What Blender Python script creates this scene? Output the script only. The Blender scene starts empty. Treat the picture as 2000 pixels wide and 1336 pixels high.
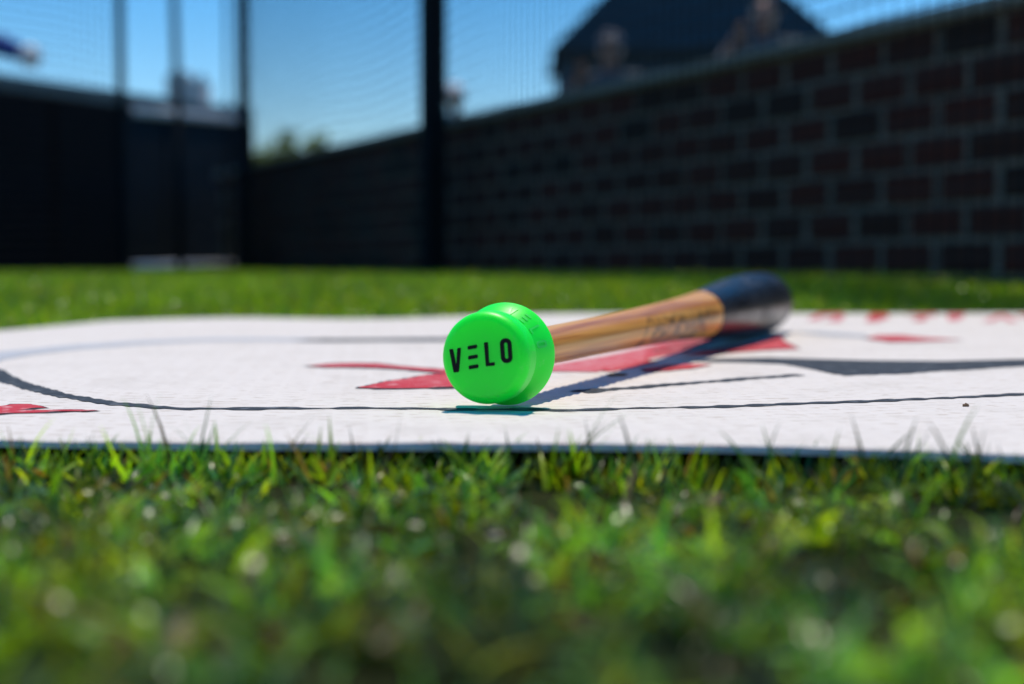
import bpy, bmesh, math, random
import numpy as np
from mathutils import Vector, Matrix

R = math.radians
random.seed(7)
rng = np.random.default_rng(11)
scene = bpy.context.scene
col = scene.collection

# ------------------------------------------------------------------ camera, sky, sun, exposure
CAM_H = 0.0773
PITCH = math.atan((668 - 520) / 2777.8)
cam_d = bpy.data.cameras.new('camera')
cam_d.lens = 50; cam_d.sensor_width = 36; cam_d.sensor_fit = 'HORIZONTAL'
cam_d.clip_start = 0.01; cam_d.clip_end = 1500
cam_d.dof.use_dof = True
cam_d.dof.focus_distance = 0.80
cam_d.dof.aperture_fstop = 4.4
cam = bpy.data.objects.new('camera', cam_d); col.objects.link(cam)
cam.location = (0, 0, CAM_H)
cam.rotation_euler = (math.pi / 2 - PITCH, 0, 0)
scene.camera = cam

SUN_EL, SUN_AZ = 74.0, 4.0          # azimuth from +Y towards +X
world = bpy.data.worlds.new('World'); scene.world = world; world.use_nodes = True
wn, wl = world.node_tree.nodes, world.node_tree.links
wn.clear()
sky = wn.new('ShaderNodeTexSky'); sky.sky_type = 'NISHITA'; sky.sun_disc = False
sky.sun_elevation = R(SUN_EL); sky.sun_rotation = R(SUN_AZ)
sky.altitude = 200; sky.air_density = 1.0; sky.dust_density = 0.0; sky.ozone_density = 2.0
hs = wn.new('ShaderNodeHueSaturation'); hs.inputs['Saturation'].default_value = 1.5
bg = wn.new('ShaderNodeBackground'); bg.inputs['Strength'].default_value = 0.106
wo = wn.new('ShaderNodeOutputWorld')
wl.new(sky.outputs[0], hs.inputs['Color']); wl.new(hs.outputs[0], bg.inputs['Color']); wl.new(bg.outputs[0], wo.inputs['Surface'])

sun_d = bpy.data.lights.new('sun', 'SUN'); sun_d.energy = 2.7; sun_d.angle = R(0.53); sun_d.color = (1, 0.91, 0.77)
sun = bpy.data.objects.new('sun', sun_d); col.objects.link(sun)
sdir = Vector((math.sin(R(SUN_AZ)) * math.cos(R(SUN_EL)), math.cos(R(SUN_AZ)) * math.cos(R(SUN_EL)), math.sin(R(SUN_EL))))
sun.rotation_euler = (-sdir).to_track_quat('-Z', 'Y').to_euler()
sun.location = (0, 3, 8)

vs = scene.view_settings
vs.view_transform = 'Standard'; vs.look = 'None'; vs.gamma = 1; vs.use_curve_mapping = False; vs.exposure = 0.58
scene.render.engine = 'CYCLES'
scene.cycles.use_denoising = True
scene.cycles.max_bounces = 8
scene.cycles.transparent_max_bounces = 8

# ------------------------------------------------------------------ helpers
F = 50 / 36 * 2000
def ray(px, py):
    x = (px - 1000) / F; y = (668 - py) / F
    c, s = math.cos(PITCH), math.sin(PITCH)
    return Vector((x, c + y * s, -s + y * c))
def at_z(px, py, z=0.0):
    d = ray(px, py); t = (z - CAM_H) / d.z
    return Vector((d.x * t, d.y * t, z))
def at_y(px, py, Y):
    d = ray(px, py); t = Y / d.y
    return Vector((d.x * t, Y, CAM_H + d.z * t))
def sstep(a, b, x):
    t = np.clip((np.asarray(x, dtype=float) - a) / (b - a), 0, 1); return t * t * (3 - 2 * t)

def link(name, me, mat=None, parent=None):
    o = bpy.data.objects.new(name, me); col.objects.link(o)
    if mat is not None and me is not None:
        me.materials.clear(); me.materials.append(mat)
    if parent is not None: o.parent = parent
    return o
def bm_obj(name, bm, mat, parent=None, smooth=False):
    me = bpy.data.meshes.new(name); bm.normal_update(); bm.to_mesh(me); bm.free()
    if smooth: me.shade_smooth()
    return link(name, me, mat, parent)
def empty(name, loc=(0, 0, 0)):
    o = bpy.data.objects.new(name, None); col.objects.link(o); o.location = loc; o.empty_display_size = 0.1
    return o
def tag(o, label=None, cat=None, group=None, kind=None):
    if label: o['label'] = label
    if cat: o['category'] = cat
    if group: o['group'] = group
    if kind: o['kind'] = kind
    return o
def np_mesh(name, verts, faces, smooth=False):
    """verts (n,3), faces (m,k) all of the same k"""
    me = bpy.data.meshes.new(name)
    verts = np.asarray(verts, dtype=np.float32); faces = np.asarray(faces, dtype=np.int32)
    m, k = faces.shape
    me.vertices.add(len(verts)); me.vertices.foreach_set('co', verts.ravel())
    me.loops.add(m * k); me.loops.foreach_set('vertex_index', faces.ravel())
    me.polygons.add(m)
    me.polygons.foreach_set('loop_start', np.arange(0, m * k, k, dtype=np.int32))
    me.update(calc_edges=True)
    if smooth: me.shade_smooth()
    return me
def box(bm, lo, hi, M=None):
    vs_ = [bm.verts.new((x, y, z)) for z in (lo[2], hi[2]) for y in (lo[1], hi[1]) for x in (lo[0], hi[0])]
    for f in ((0, 2, 3, 1), (4, 5, 7, 6), (0, 1, 5, 4), (2, 6, 7, 3), (0, 4, 6, 2), (1, 3, 7, 5)):
        bm.faces.new([vs_[i] for i in f])
    if M is not None:
        for v in vs_: v.co = M @ v.co
    return vs_
def tube(bm, p0, p1, r, n=8, r1=None, caps=True):
    p0, p1 = Vector(p0), Vector(p1); r1 = r if r1 is None else r1
    d = (p1 - p0).normalized()
    a = d.orthogonal().normalized(); b = d.cross(a)
    A = [bm.verts.new(p0 + (a * math.cos(2 * math.pi * i / n) + b * math.sin(2 * math.pi * i / n)) * r) for i in range(n)]
    B = [bm.verts.new(p1 + (a * math.cos(2 * math.pi * i / n) + b * math.sin(2 * math.pi * i / n)) * r1) for i in range(n)]
    for i in range(n):
        bm.faces.new((A[i], A[(i + 1) % n], B[(i + 1) % n], B[i]))
    if caps:
        bm.faces.new(A[::-1]); bm.faces.new(B)

# ------------------------------------------------------------------ materials
def new_mat(name):
    m = bpy.data.materials.new(name); m.use_nodes = True
    return m, m.node_tree.nodes, m.node_tree.links, m.node_tree.nodes['Principled BSDF']
def simple(name, c, rough=0.6, metal=0.0, var=0.15, scale=30.0, bump=0.0, spec=0.5, coords='Object'):
    m, n, l, p = new_mat(name)
    tc = n.new('ShaderNodeTexCoord'); nz = n.new('ShaderNodeTexNoise')
    nz.inputs['Scale'].default_value = scale; nz.inputs['Detail'].default_value = 6
    l.new(tc.outputs[coords], nz.inputs['Vector'])
    mr = n.new('ShaderNodeMapRange'); mr.inputs['To Min'].default_value = 1 - var; mr.inputs['To Max'].default_value = 1 + var
    mr.inputs['From Min'].default_value = 0.3; mr.inputs['From Max'].default_value = 0.7
    l.new(nz.outputs['Fac'], mr.inputs['Value'])
    mx = n.new('ShaderNodeVectorMath'); mx.operation = 'SCALE'; mx.inputs[0].default_value = c
    l.new(mr.outputs[0], mx.inputs['Scale']); l.new(mx.outputs[0], p.inputs['Base Color'])
    p.inputs['Roughness'].default_value = rough; p.inputs['Metallic'].default_value = metal
    p.inputs['Specular IOR Level'].default_value = spec
    if bump:
        b = n.new('ShaderNodeBump'); b.inputs['Strength'].default_value = bump; b.inputs['Distance'].default_value = 0.002
        l.new(nz.outputs['Fac'], b.inputs['Height']); l.new(b.outputs[0], p.inputs['Normal'])
    return m
def per_object(name, ramp, rough=0.8, bump=0.3, scale=60):
    """colour chosen per object from a ramp, with grain"""
    m, n, l, p = new_mat(name)
    oi = n.new('ShaderNodeObjectInfo'); cr = n.new('ShaderNodeValToRGB')
    els = cr.color_ramp.elements
    els[0].position, els[0].color = ramp[0][0], (*ramp[0][1], 1)
    els[1].position, els[1].color = ramp[-1][0], (*ramp[-1][1], 1)
    for q, c in ramp[1:-1]:
        e = els.new(q); e.color = (*c, 1)
    l.new(oi.outputs['Random'], cr.inputs[0])
    tc = n.new('ShaderNodeTexCoord'); nz = n.new('ShaderNodeTexNoise'); nz.inputs['Scale'].default_value = scale; nz.inputs['Detail'].default_value = 8
    l.new(tc.outputs['Object'], nz.inputs['Vector'])
    mr = n.new('ShaderNodeMapRange'); mr.inputs['To Min'].default_value = 0.65; mr.inputs['To Max'].default_value = 1.3
    l.new(nz.outputs['Fac'], mr.inputs['Value'])
    mx = n.new('ShaderNodeVectorMath'); mx.operation = 'SCALE'
    l.new(cr.outputs[0], mx.inputs[0]); l.new(mr.outputs[0], mx.inputs['Scale']); l.new(mx.outputs[0], p.inputs['Base Color'])
    p.inputs['Roughness'].default_value = rough; p.inputs['Specular IOR Level'].default_value = 0.3
    b = n.new('ShaderNodeBump'); b.inputs['Strength'].default_value = bump; b.inputs['Distance'].default_value = 0.003
    l.new(nz.outputs['Fac'], b.inputs['Height']); l.new(b.outputs[0], p.inputs['Normal'])
    return m

def grass_mat(name):
    m, n, l, p = new_mat(name)
    at = n.new('ShaderNodeAttribute'); at.attribute_name = 'tint'
    l.new(at.outputs['Color'], p.inputs['Base Color'])
    p.inputs['Roughness'].default_value = 0.30; p.inputs['Specular IOR Level'].default_value = 0.33
    tr = n.new('ShaderNodeBsdfTranslucent')
    mul = n.new('ShaderNodeMix'); mul.data_type = 'RGBA'; mul.blend_type = 'MULTIPLY'; mul.inputs['Factor'].default_value = 1
    mul.inputs['B'].default_value = (1.9, 1.75, 0.4, 1)
    l.new(at.outputs['Color'], mul.inputs['A']); l.new(mul.outputs['Result'], tr.inputs['Color'])
    ms = n.new('ShaderNodeMixShader'); ms.inputs[0].default_value = 0.42
    out = n['Material Output']
    l.new(p.outputs[0], ms.inputs[1]); l.new(tr.outputs[0], ms.inputs[2]); l.new(ms.outputs[0], out.inputs['Surface'])
    return m
M_grass = grass_mat('grass_blades')

# ------------------------------------------------------------------ terrain
def mat_h(x, y):
    """gentle lie of the batting mat over the turf"""
    x = np.asarray(x, float); y = np.asarray(y, float)
    h = 0.0065 * sstep(1.05, 1.75, y) * sstep(-0.55, 0.25, x)
    h = h + 0.0025 * sstep(1.3, 1.9, y) * np.sin(x * 13 + 0.6) * sstep(0.4, -0.5, x)
    h = h + 0.0018 * np.sin(x * 9 + 1) * sstep(0.75, 0.6, y)
    return h
def ground_z(x, y):
    x = np.asarray(x, float); y = np.asarray(y, float)
    z = -0.026 + 0.050 * sstep(2.0, 3.3, y) + 0.004 * np.sin(x * 5.1 + y * 3.3) * sstep(2.2, 2.8, y)
    z = z + 0.011 * sstep(0.68, 0.61, y) + 0.009 * sstep(0.58, 0.26, y)
    under = sstep(0.66, 0.74, y) * sstep(2.02, 1.9, y)
    return z + 0.017 * under * sstep(-0.8, -0.55, x)
gx = np.unique(np.concatenate([-np.geomspace(4, 600, 22), np.linspace(-4, 4, 161), np.geomspace(4, 600, 22)]))
gy = np.unique(np.concatenate([-np.geomspace(0.5, 600, 24), np.linspace(-0.5, 3.6, 165), np.geomspace(3.6, 900, 40)]))
GX, GY = np.meshgrid(gx, gy)
V = np.stack([GX, GY, ground_z(GX, GY)], -1).reshape(-1, 3)
nx, ny = len(gx), len(gy)
ii = (np.arange(ny - 1)[:, None] * nx + np.arange(nx - 1)[None]).ravel()
me = np_mesh('ground', V, np.stack([ii, ii + 1, ii + 1 + nx, ii + nx], 1), True)
m, n, l, p = new_mat('soil_and_thatch')
tc = n.new('ShaderNodeTexCoord'); nz = n.new('ShaderNodeTexNoise'); nz.inputs['Scale'].default_value = 40; nz.inputs['Detail'].default_value = 8
cr = n.new('ShaderNodeValToRGB'); l.new(tc.outputs['Object'], nz.inputs['Vector']); l.new(nz.outputs[0], cr.inputs[0])
cr.color_ramp.elements[0].position = 0.35; cr.color_ramp.elements[0].color = (0.008, 0.012, 0.003, 1)
cr.color_ramp.elements[1].position = 0.7; cr.color_ramp.elements[1].color = (0.030, 0.034, 0.010, 1)
l.new(cr.outputs[0], p.inputs['Base Color']); p.inputs['Roughness'].default_value = 1.0; p.inputs['Specular IOR Level'].default_value = 0.05
tag(link('ground', me, m), kind='structure')

# ------------------------------------------------------------------ batting mat
def mat_xy(u, v):
    """outline of the mat: u across, v from front to back"""
    xf = -0.82 + 1.95 * u; xb = -0.585 + 1.95 * u
    front = 0.652 - 0.085 * sstep(-0.35, 0.4, xf) + 0.006 * np.sin(xf * 14)
    back = 2.06 + 0.10 * sstep(-0.5, 0.4, xb) + 0.012 * np.sin(xb * 9)
    return xf + (xb - xf) * v, front + (back - front) * v
def relief(x, y):
    """shallow woven ridges of the mat, 0.6 mm"""
    fade = sstep(1.25, 0.9, y)
    sq = np.tanh(3.5 * np.sin(2 * np.pi * (x + 0.10 * y) / 0.038))
    b = np.cos(2 * np.pi * y / 0.0145 + 0.6 * np.sin(x * 47))
    big = np.sin(x * 61 + y * 17) * np.sin(y * 83 - x * 23)
    return fade * (0.00029 * b * sq + 0.0003 * big)
def mat_top(x, y): return mat_h(x, y) + relief(x, y)
us = np.linspace(0, 1, 760)
vs_near = np.linspace(0, 0.33, 250); vs_far = 0.33 + 0.67 * (np.linspace(0, 1, 90)[1:] ** 1.25)
vv = np.concatenate([vs_near, vs_far])
U, Vv = np.meshgrid(us, vv)
X, Y = mat_xy(U, Vv)
T = 0.0042
Ztop = mat_top(X, Y)
# softly rounded rim
edge = np.minimum(np.minimum(U, 1 - U) * 1.95, np.minimum(Vv, 1 - Vv) * 1.4)
Ztop = Ztop - 0.0009 * sstep(0.004, 0.0, edge)
nu, nv = len(us), len(vv)
top = np.stack([X, Y, Ztop], -1).reshape(-1, 3)
ii = (np.arange(nv - 1)[:, None] * nu + np.arange(nu - 1)[None]).ravel()
faces = [np.stack([ii, ii + 1, ii + 1 + nu, ii + nu], 1)]
ring = np.concatenate([np.arange(nu), np.arange(1, nv) * nu + nu - 1, (nv - 1) * nu + np.arange(nu - 2, -1, -1), np.arange(nv - 2, 0, -1) * nu])
base = len(top)
low = top[ring].copy(); low[:, 2] = mat_h(low[:, 0], low[:, 1]) - T
k = len(ring); nxt = (np.arange(k) + 1) % k
faces.append(np.stack([ring, base + np.arange(k), base + nxt, ring[nxt]], 1))
me = np_mesh('batting_mat', np.concatenate([top, low]), np.concatenate(faces), True)

def mat_material(name, colA, colB, worn=0.0, wear_col=(0.72, 0.7, 0.68), weave=False):
    m, n, l, p = new_mat(name)
    tc = n.new('ShaderNodeTexCoord')
    fine = n.new('ShaderNodeTexNoise'); fine.inputs['Scale'].default_value = 900; fine.inputs['Detail'].default_value = 3
    dirt = n.new('ShaderNodeTexNoise'); dirt.inputs['Scale'].default_value = 14; dirt.inputs['Detail'].default_value = 9; dirt.inputs['Roughness'].default_value = 0.7
    l.new(tc.outputs['Object'], fine.inputs['Vector']); l.new(tc.outputs['Object'], dirt.inputs['Vector'])
    mx = n.new('ShaderNodeMix'); mx.data_type = 'RGBA'
    mx.inputs['A'].default_value = (*colA, 1); mx.inputs['B'].default_value = (*colB, 1)
    rm = n.new('ShaderNodeMapRange'); rm.inputs['From Min'].default_value = 0.5; rm.inputs['From Max'].default_value = 0.78
    l.new(dirt.outputs[0], rm.inputs['Value']); l.new(rm.outputs[0], mx.inputs['Factor'])
    out = mx.outputs['Result']
    # brown grit sitting in the weave: fine stretched specks
    mp = n.new('ShaderNodeMapping'); mp.inputs['Scale'].default_value = (110, 160, 20)
    l.new(tc.outputs['Object'], mp.inputs['Vector'])
    vo = n.new('ShaderNodeTexNoise'); vo.inputs['Scale'].default_value = 1; vo.inputs['Detail'].default_value = 4
    l.new(mp.outputs[0], vo.inputs['Vector'])
    rg = n.new('ShaderNodeMapRange'); rg.inputs['From Min'].default_value = 0.60; rg.inputs['From Max'].default_value = 0.72; rg.inputs['To Max'].default_value = 0.7
    l.new(vo.outputs[0], rg.inputs['Value'])
    m2 = n.new('ShaderNodeMix'); m2.data_type = 'RGBA'; m2.inputs['B'].default_value = (0.36, 0.27, 0.19, 1)
    if worn:
        m2.inputs['B'].default_value = (*wear_col, 1); rg.inputs['From Min'].default_value = 0.56 - worn * 0.1; rg.inputs['To Max'].default_value = 0.3 + worn
    fac = rg.outputs[0]
    if weave:                                          # brown grit in the grooves, doubling as painted-in shade that brings out the weave
        sp_ = n.new('ShaderNodeSeparateXYZ'); l.new(tc.outputs['Object'], sp_.inputs[0])
        def M_(op, a, b_=None, c_=None):
            q = n.new('ShaderNodeMath'); q.operation = op
            for i_, v_ in enumerate((a, b_, c_)):
                if v_ is None: continue
                if isinstance(v_, (int, float)): q.inputs[i_].default_value = v_
                else: l.new(v_, q.inputs[i_])
            return q.outputs[0]
        X_, Y_ = sp_.outputs['X'], sp_.outputs['Y']
        sq_ = M_('TANH', M_('MULTIPLY', M_('SINE', M_('MULTIPLY', M_('MULTIPLY_ADD', Y_, 0.10, X_), 2 * math.pi / 0.038)), 3.5))
        bb_ = M_('COSINE', M_('MULTIPLY_ADD', M_('SINE', M_('MULTIPLY', X_, 47.0)), 0.6, M_('MULTIPLY', Y_, 2 * math.pi / 0.0145)))
        gv = n.new('ShaderNodeMapRange'); gv.inputs['From Min'].default_value = 0.35; gv.inputs['From Max'].default_value = 0.95
        l.new(M_('MULTIPLY', M_('MULTIPLY', sq_, bb_), -1.0), gv.inputs['Value'])
        gn = n.new('ShaderNodeMapRange'); gn.inputs['From Min'].default_value = 0.42; gn.inputs['From Max'].default_value = 0.66; gn.inputs['To Max'].default_value = 0.62
        l.new(vo.outputs[0], gn.inputs['Value'])
        fac = M_('MAXIMUM', M_('MULTIPLY', gv.outputs[0], gn.outputs[0]), M_('MULTIPLY', rg.outputs[0], 0.5))
    l.new(fac, m2.inputs['Factor']); l.new(out, m2.inputs['A'])
    l.new(m2.outputs['Result'], p.inputs['Base Color'])
    p.inputs['Roughness'].default_value = 0.75; p.inputs['Specular IOR Level'].default_value = 0.25
    b = n.new('ShaderNodeBump'); b.inputs['Strength'].default_value = 0.6; b.inputs['Distance'].default_value = 0.0004
    l.new(fine.outputs[0], b.inputs['Height']); l.new(b.outputs[0], p.inputs['Normal'])
    return m
M_white = mat_material('mat_white', (0.70, 0.64, 0.58), (0.58, 0.525, 0.465), weave=True)
M_ink = mat_material('mat_ink_black', (0.028, 0.036, 0.046), (0.055, 0.066, 0.078), 0.22, (0.24, 0.26, 0.28))
M_red = mat_material('mat_ink_red', (0.50, 0.030, 0.045), (0.58, 0.10, 0.11), 0.32, (0.72, 0.42, 0.42))
M_fade = mat_material('mat_ink_faded', (0.44, 0.45, 0.47), (0.55, 0.55, 0.56))
M_pink = mat_material('mat_ink_worn_red', (0.56, 0.10, 0.12), (0.66, 0.34, 0.34), 0.35, (0.72, 0.55, 0.54))
M_edge = simple('mat_rubber_edge', (0.80, 0.52, 0.44), 0.9, var=0.2, scale=80)
mat_o = tag(link('batting_mat', me, M_white), 'white woven batting mat with red and black print lying on the grass', 'mat')

me.materials.append(M_edge)
mi = np.zeros(len(me.polygons), np.int32); mi[-k:] = 1; me.polygons.foreach_set('material_index', mi)
def onmat(px, py):
    z = 0.0
    for _ in range(8):
        q = at_z(px, py, z); z = float(mat_h(q.x, q.y))
    return (q.x, q.y)
def drape(name, bm, mat, lift=0.0004):
    for v in bm.verts:
        v.co.z = float(mat_top(v.co.x, v.co.y)) + lift
    return bm_obj(name, bm, mat, mat_o, True)
def print_poly(pts, mat, lift=0.0004, name='printed_shape', cell=0.006):
    """pts in ground metres; cut into a fine grid and laid on the weave"""
    bm = bmesh.new()
    vs_ = [bm.verts.new((x, y, 0)) for x, y in pts]
    f = bm.faces.new(vs_); bm.normal_update()
    if f.normal.z < 0: f.normal_flip()
    xs = [q[0] for q in pts]; ys = [q[1] for q in pts]
    def cuts(a, b, far):
        st = cell * (3 if far else 1)
        c = math.ceil(a / st) * st
        while c < b:
            yield c; c += st
    far = min(ys) > 1.0
    for c in cuts(min(xs), max(xs), far):
        bmesh.ops.bisect_plane(bm, geom=bm.verts[:] + bm.edges[:] + bm.faces[:], plane_co=(c, 0, 0), plane_no=(1, 0, 0))
    for c in cuts(min(ys), max(ys), far):
        bmesh.ops.bisect_plane(bm, geom=bm.verts[:] + bm.edges[:] + bm.faces[:], plane_co=(0, c, 0), plane_no=(0, 1, 0))
    bmesh.ops.triangulate(bm, faces=[f for f in bm.faces if len(f.verts) > 4])
    return drape(name, bm, mat, lift)
def smooth_path(P, step=0.003):
    P = [Vector((x, y, 0)) for x, y in P]
    out = []
    for i in range(len(P) - 1):
        p0 = P[max(i - 1, 0)]; p1 = P[i]; p2 = P[i + 1]; p3 = P[min(i + 2, len(P) - 1)]
        k = max(2, int((p2 - p1).length / step))
        for j in range(k):
            t = j / k
            out.append(0.5 * ((2 * p1) + (p2 - p0) * t + (2 * p0 - 5 * p1 + 4 * p2 - p3) * t * t + (-p0 + 3 * p1 - 3 * p2 + p3) * t ** 3))
    out.append(P[-1]); return out
def print_line(P, w0, w1, mat, name='printed_line', step=0.003, lift=0.0004):
    pts = smooth_path(P, step)
    bm = bmesh.new(); prev = None; nW = 6
    for i, q in enumerate(pts):
        a = pts[max(i - 1, 0)]; b = pts[min(i + 1, len(pts) - 1)]
        d = (b - a).normalized(); nn = Vector((-d.y, d.x, 0)); w = w1 + (w0 - w1) * math.exp(-5 * i / max(1, len(pts) - 1))
        w *= 1 + 0.10 * math.sin(i * 0.37) * math.sin(i * 0.113)
        row = [bm.verts.new(q + nn * w * (k / nW - 0.5)) for k in range(nW + 1)]
        if prev:
            for k in range(nW): bm.faces.new((prev[k], row[k], row[k + 1], prev[k + 1]))
        prev = row
    bmesh.ops.recalc_face_normals(bm, faces=bm.faces)
    return drape(name, bm, mat, lift)

px_line = lambda L: [onmat(*q) if len(q) == 2 else q[:2] for q in L]
# outer black outline, its left bend just outside the frame, its far side worn to grey
tag(print_line(px_line([(-40, 716), (-14, 727), (15, 742), (60, 757), (120, 772), (200, 786), (300, 795.5), (450, 799.5), (700, 798), (1000, 800.5), (1120, 801.5), (1350, 796), (1600, 788), (1800, 780), (2000, 771), (2150, 764), (0.60, 0.925, 0), (0.85, 1.00, 0), (1.09, 1.07, 0)]),
    0.020, 0.0066, M_ink), 'long thin black outline curving along the near edge of the mat')
tag(print_line(px_line([(-40, 716), (-45, 708), (0, 695), (100, 683), (250, 671), (420, 664), (600, 664)]), 0.020, 0.055, M_fade, step=0.006), 'worn grey stretch of the outline')
tag(print_line(px_line([(600, 664), (640, 665), (720, 664.5), (800, 664), (880, 663.5), (980, 663), (1200, 660), (1420, 655)]), 0.05, 0.06, M_ink, step=0.006), 'dark stretch of the outline behind the bat knob')
tag(print_line(px_line([(1130, 766), (1200, 760.5), (1300, 752.5), (1400, 745), (1480, 739), (1562, 733)]), 0.017, 0.013, M_ink), 'short black line beside the bat shadow')
# dark charcoal swoosh at the right
tag(print_poly(px_line([(1330, 705), (1400, 701), (1500, 699), (1600, 702), (1720, 705), (1850, 706), (2000, 702), (2140, 697), (0.80, 1.30, 0), (1.05, 1.42, 0), (0.80, 1.24, 0), (2140, 706), (2000, 716), (1930, 720), (1850, 725), (1760, 731), (1690, 733.5), (1650, 734), (1622, 730), (1600, 725), (1565, 718), (1530, 712), (1450, 708.5), (1390, 708)]), M_ink), 'broad dark charcoal swoosh')
# red shapes with black outlines laid just under them
def red_shape(pts, mat=None, out=2.2):
    c = (sum(q[0] for q in pts) / len(pts), sum(q[1] for q in pts) / len(pts))
    print_poly(px_line(pts), mat or M_red, 0.0006)
    if out:
        # a darker rim, offset outwards in pixels of the near field
        op = []
        for i, q in enumerate(pts):
            a = pts[i - 1]; b = pts[(i + 1) % len(pts)]
            op.append((q, a, b))
        area = sum(pts[i - 1][0] * pts[i][1] - pts[i][0] * pts[i - 1][1] for i in range(len(pts)))
        sg = 1 if area > 0 else -1
        rim = []
        for q, a, b in op:
            e1 = Vector((q[0] - a[0], q[1] - a[1])).normalized(); e2 = Vector((b[0] - q[0], b[1] - q[1])).normalized()
            nn = Vector((e1.y + e2.y, -(e1.x + e2.x))) * sg
            nn = nn.normalized() if nn.length > 1e-6 else Vector((0, 0))
            rim.append((q[0] + nn.x * out * 3.2, q[1] + nn.y * out * 0.75))
        print_poly(px_line(rim), M_ink, 0.0003, name='printed_rim')
red_shape([(-60, 800), (0, 796.5), (20, 792), (60, 791), (78, 794.5), (96, 797.5), (62, 799.5), (30, 802.5), (62, 804), (100, 803), (160, 803), (192, 805), (120, 807), (60, 808), (0, 808.5), (-60, 809)], out=1.6)
red_shape([(600, 716), (640, 712), (680, 710.5), (735, 711), (770, 715), (850, 722), (960, 727), (1000, 730), (940, 733), (830, 726), (760, 720), (700, 718), (640, 718)])
red_shape([(700, 758), (760, 746), (820, 736), (862, 729.5), (960, 722), (1010, 740), (960, 756), (890, 757.5), (800, 759.5), (740, 759.5)])
red_shape([(1040, 722), (1085, 712), (1160, 700), (1210, 690), (1262, 678), (1300, 668), (1350, 661), (1396, 657), (1402, 664), (1380, 674), (1330, 690), (1282, 699), (1240, 708), (1200, 721), (1165, 727), (1085, 727)], M_pink, out=0)
red_shape([(1262, 684), (1310, 669), (1350, 663), (1390, 660), (1395, 668), (1340, 688), (1290, 697), (1258, 702)], None, out=0)
red_shape([(1160, 724), (1205, 713), (1260, 704), (1290, 707), (1240, 718), (1190, 727)], None, out=0)
red_shape([(1252, 722), (1300, 714), (1350, 712), (1390, 713.5), (1345, 721), (1290, 726), (1262, 727)], None, out=1.0)
red_shape([(1335, 694), (1380, 684), (1432, 677), (1490, 667), (1522, 655), (1532, 668), (1560, 682), (1500, 684), (1440, 688), (1380, 695)], None, out=1.4)
red_shape([(1690, 662), (1716, 656), (1760, 655.5), (1800, 660), (1880, 664.5), (1800, 667), (1740, 668.5)], None, out=1.2)
red_shape([(1545, 650), (1600, 648), (1690, 654), (1700, 660), (1620, 657)], M_fade, out=0)
for a in ([(1575, 625), (1600, 613), (1650, 612), (1640, 617), (1606, 618), (1600, 626)], [(1612, 628), (1640, 616), (1652, 617), (1640, 629)],
          [(1690, 629), (1700, 613), (1732, 613), (1738, 620), (1712, 629)], [(1768, 615), (1826, 612), (1830, 617), (1790, 618)],
          [(1780, 627), (1796, 620), (1812, 620), (1806, 628)], [(1850, 614), (1884, 612), (1882, 620), (1868, 627), (1852, 627)],
          [(1918, 629), (1950, 615), (1962, 615), (1990, 629), (1972, 629), (1955, 620), (1938, 629)], [(1985, 616), (2040, 613), (2044, 618), (2000, 620)]):
    red_shape(a, M_pink if random.random() < .5 else M_red, out=0)

# ------------------------------------------------------------------ baseball bat with green knob weight
P0 = at_z(944, 700, 0.0287)
tipxy = at_y(1470, 600, 1.50)
P1 = Vector((tipxy.x, 1.50, 0)); P1.z = float(mat_h(P1.x, P1.y)) + 0.0325
ax = (P1 - P0).normalized()
uu = Vector((ax.y, -ax.x, 0)).normalized(); upv = (-ax).cross(uu)   # X=right, Y=up, Z=towards the camera
bat = empty('baseball_bat')
bat.matrix_world = Matrix(((uu.x, upv.x, -ax.x, P0.x), (uu.y, upv.y, -ax.y, P0.y), (uu.z, upv.z, -ax.z, P0.z), (0, 0, 0, 1)))
tag(bat, 'wooden baseball bat with black barrel and green knob weight lying on the white mat', 'baseball bat')
def lathe(prof, seg=96):
    """prof: (t, r) with t running away from the camera; local z = -t"""
    bm = bmesh.new(); rings = []
    for t, r in prof:
        if r < 1e-6: rings.append([bm.verts.new((0, 0, -t))])
        else: rings.append([bm.verts.new((r * math.cos(2 * math.pi * i / seg), r * math.sin(2 * math.pi * i / seg), -t)) for i in range(seg)])
    for a, b in zip(rings, rings[1:]):
        if len(a) == 1 and len(b) == 1: continue
        for i in range(seg):
            j = (i + 1) % seg
            if len(a) == 1: bm.faces.new((a[0], b[j], b[i]))
            elif len(b) == 1: bm.faces.new((a[i], a[j], b[0]))
            else: bm.faces.new((a[i], a[j], b[j], b[i]))
    bmesh.ops.recalc_face_normals(bm, faces=bm.faces)
    return bm
def interp_profile(keys, a, b, n):
    ts = np.linspace(a, b, n); T_ = np.array([q[0] for q in keys]); R_ = np.array([q[1] for q in keys])
    # monotone-ish cubic (Catmull-Rom on uneven keys)
    m_ = np.gradient(R_, T_); out = []
    for t in ts:
        i = int(np.clip(np.searchsorted(T_, t) - 1, 0, len(T_) - 2)); h = T_[i + 1] - T_[i]; s = (t - T_[i]) / h
        out.append((float(t), float((2*s**3-3*s**2+1)*R_[i] + (s**3-2*s**2+s)*h*m_[i] + (-2*s**3+3*s**2)*R_[i+1] + (s**3-s**2)*h*m_[i+1])))
    return out
wood_keys = [(0.0, 0.0150), (0.03, 0.0124), (0.06, 0.0115), (0.15, 0.0119), (0.25, 0.0132), (0.35, 0.0150), (0.45, 0.0175), (0.55, 0.0216), (0.62, 0.0260), (0.70, 0.0302), (0.78, 0.0325), (0.83, 0.0325)]
SPLIT = 0.538
prof = [(0.012, 0.0)] + interp_profile(wood_keys, 0.012, SPLIT, 90)
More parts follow.
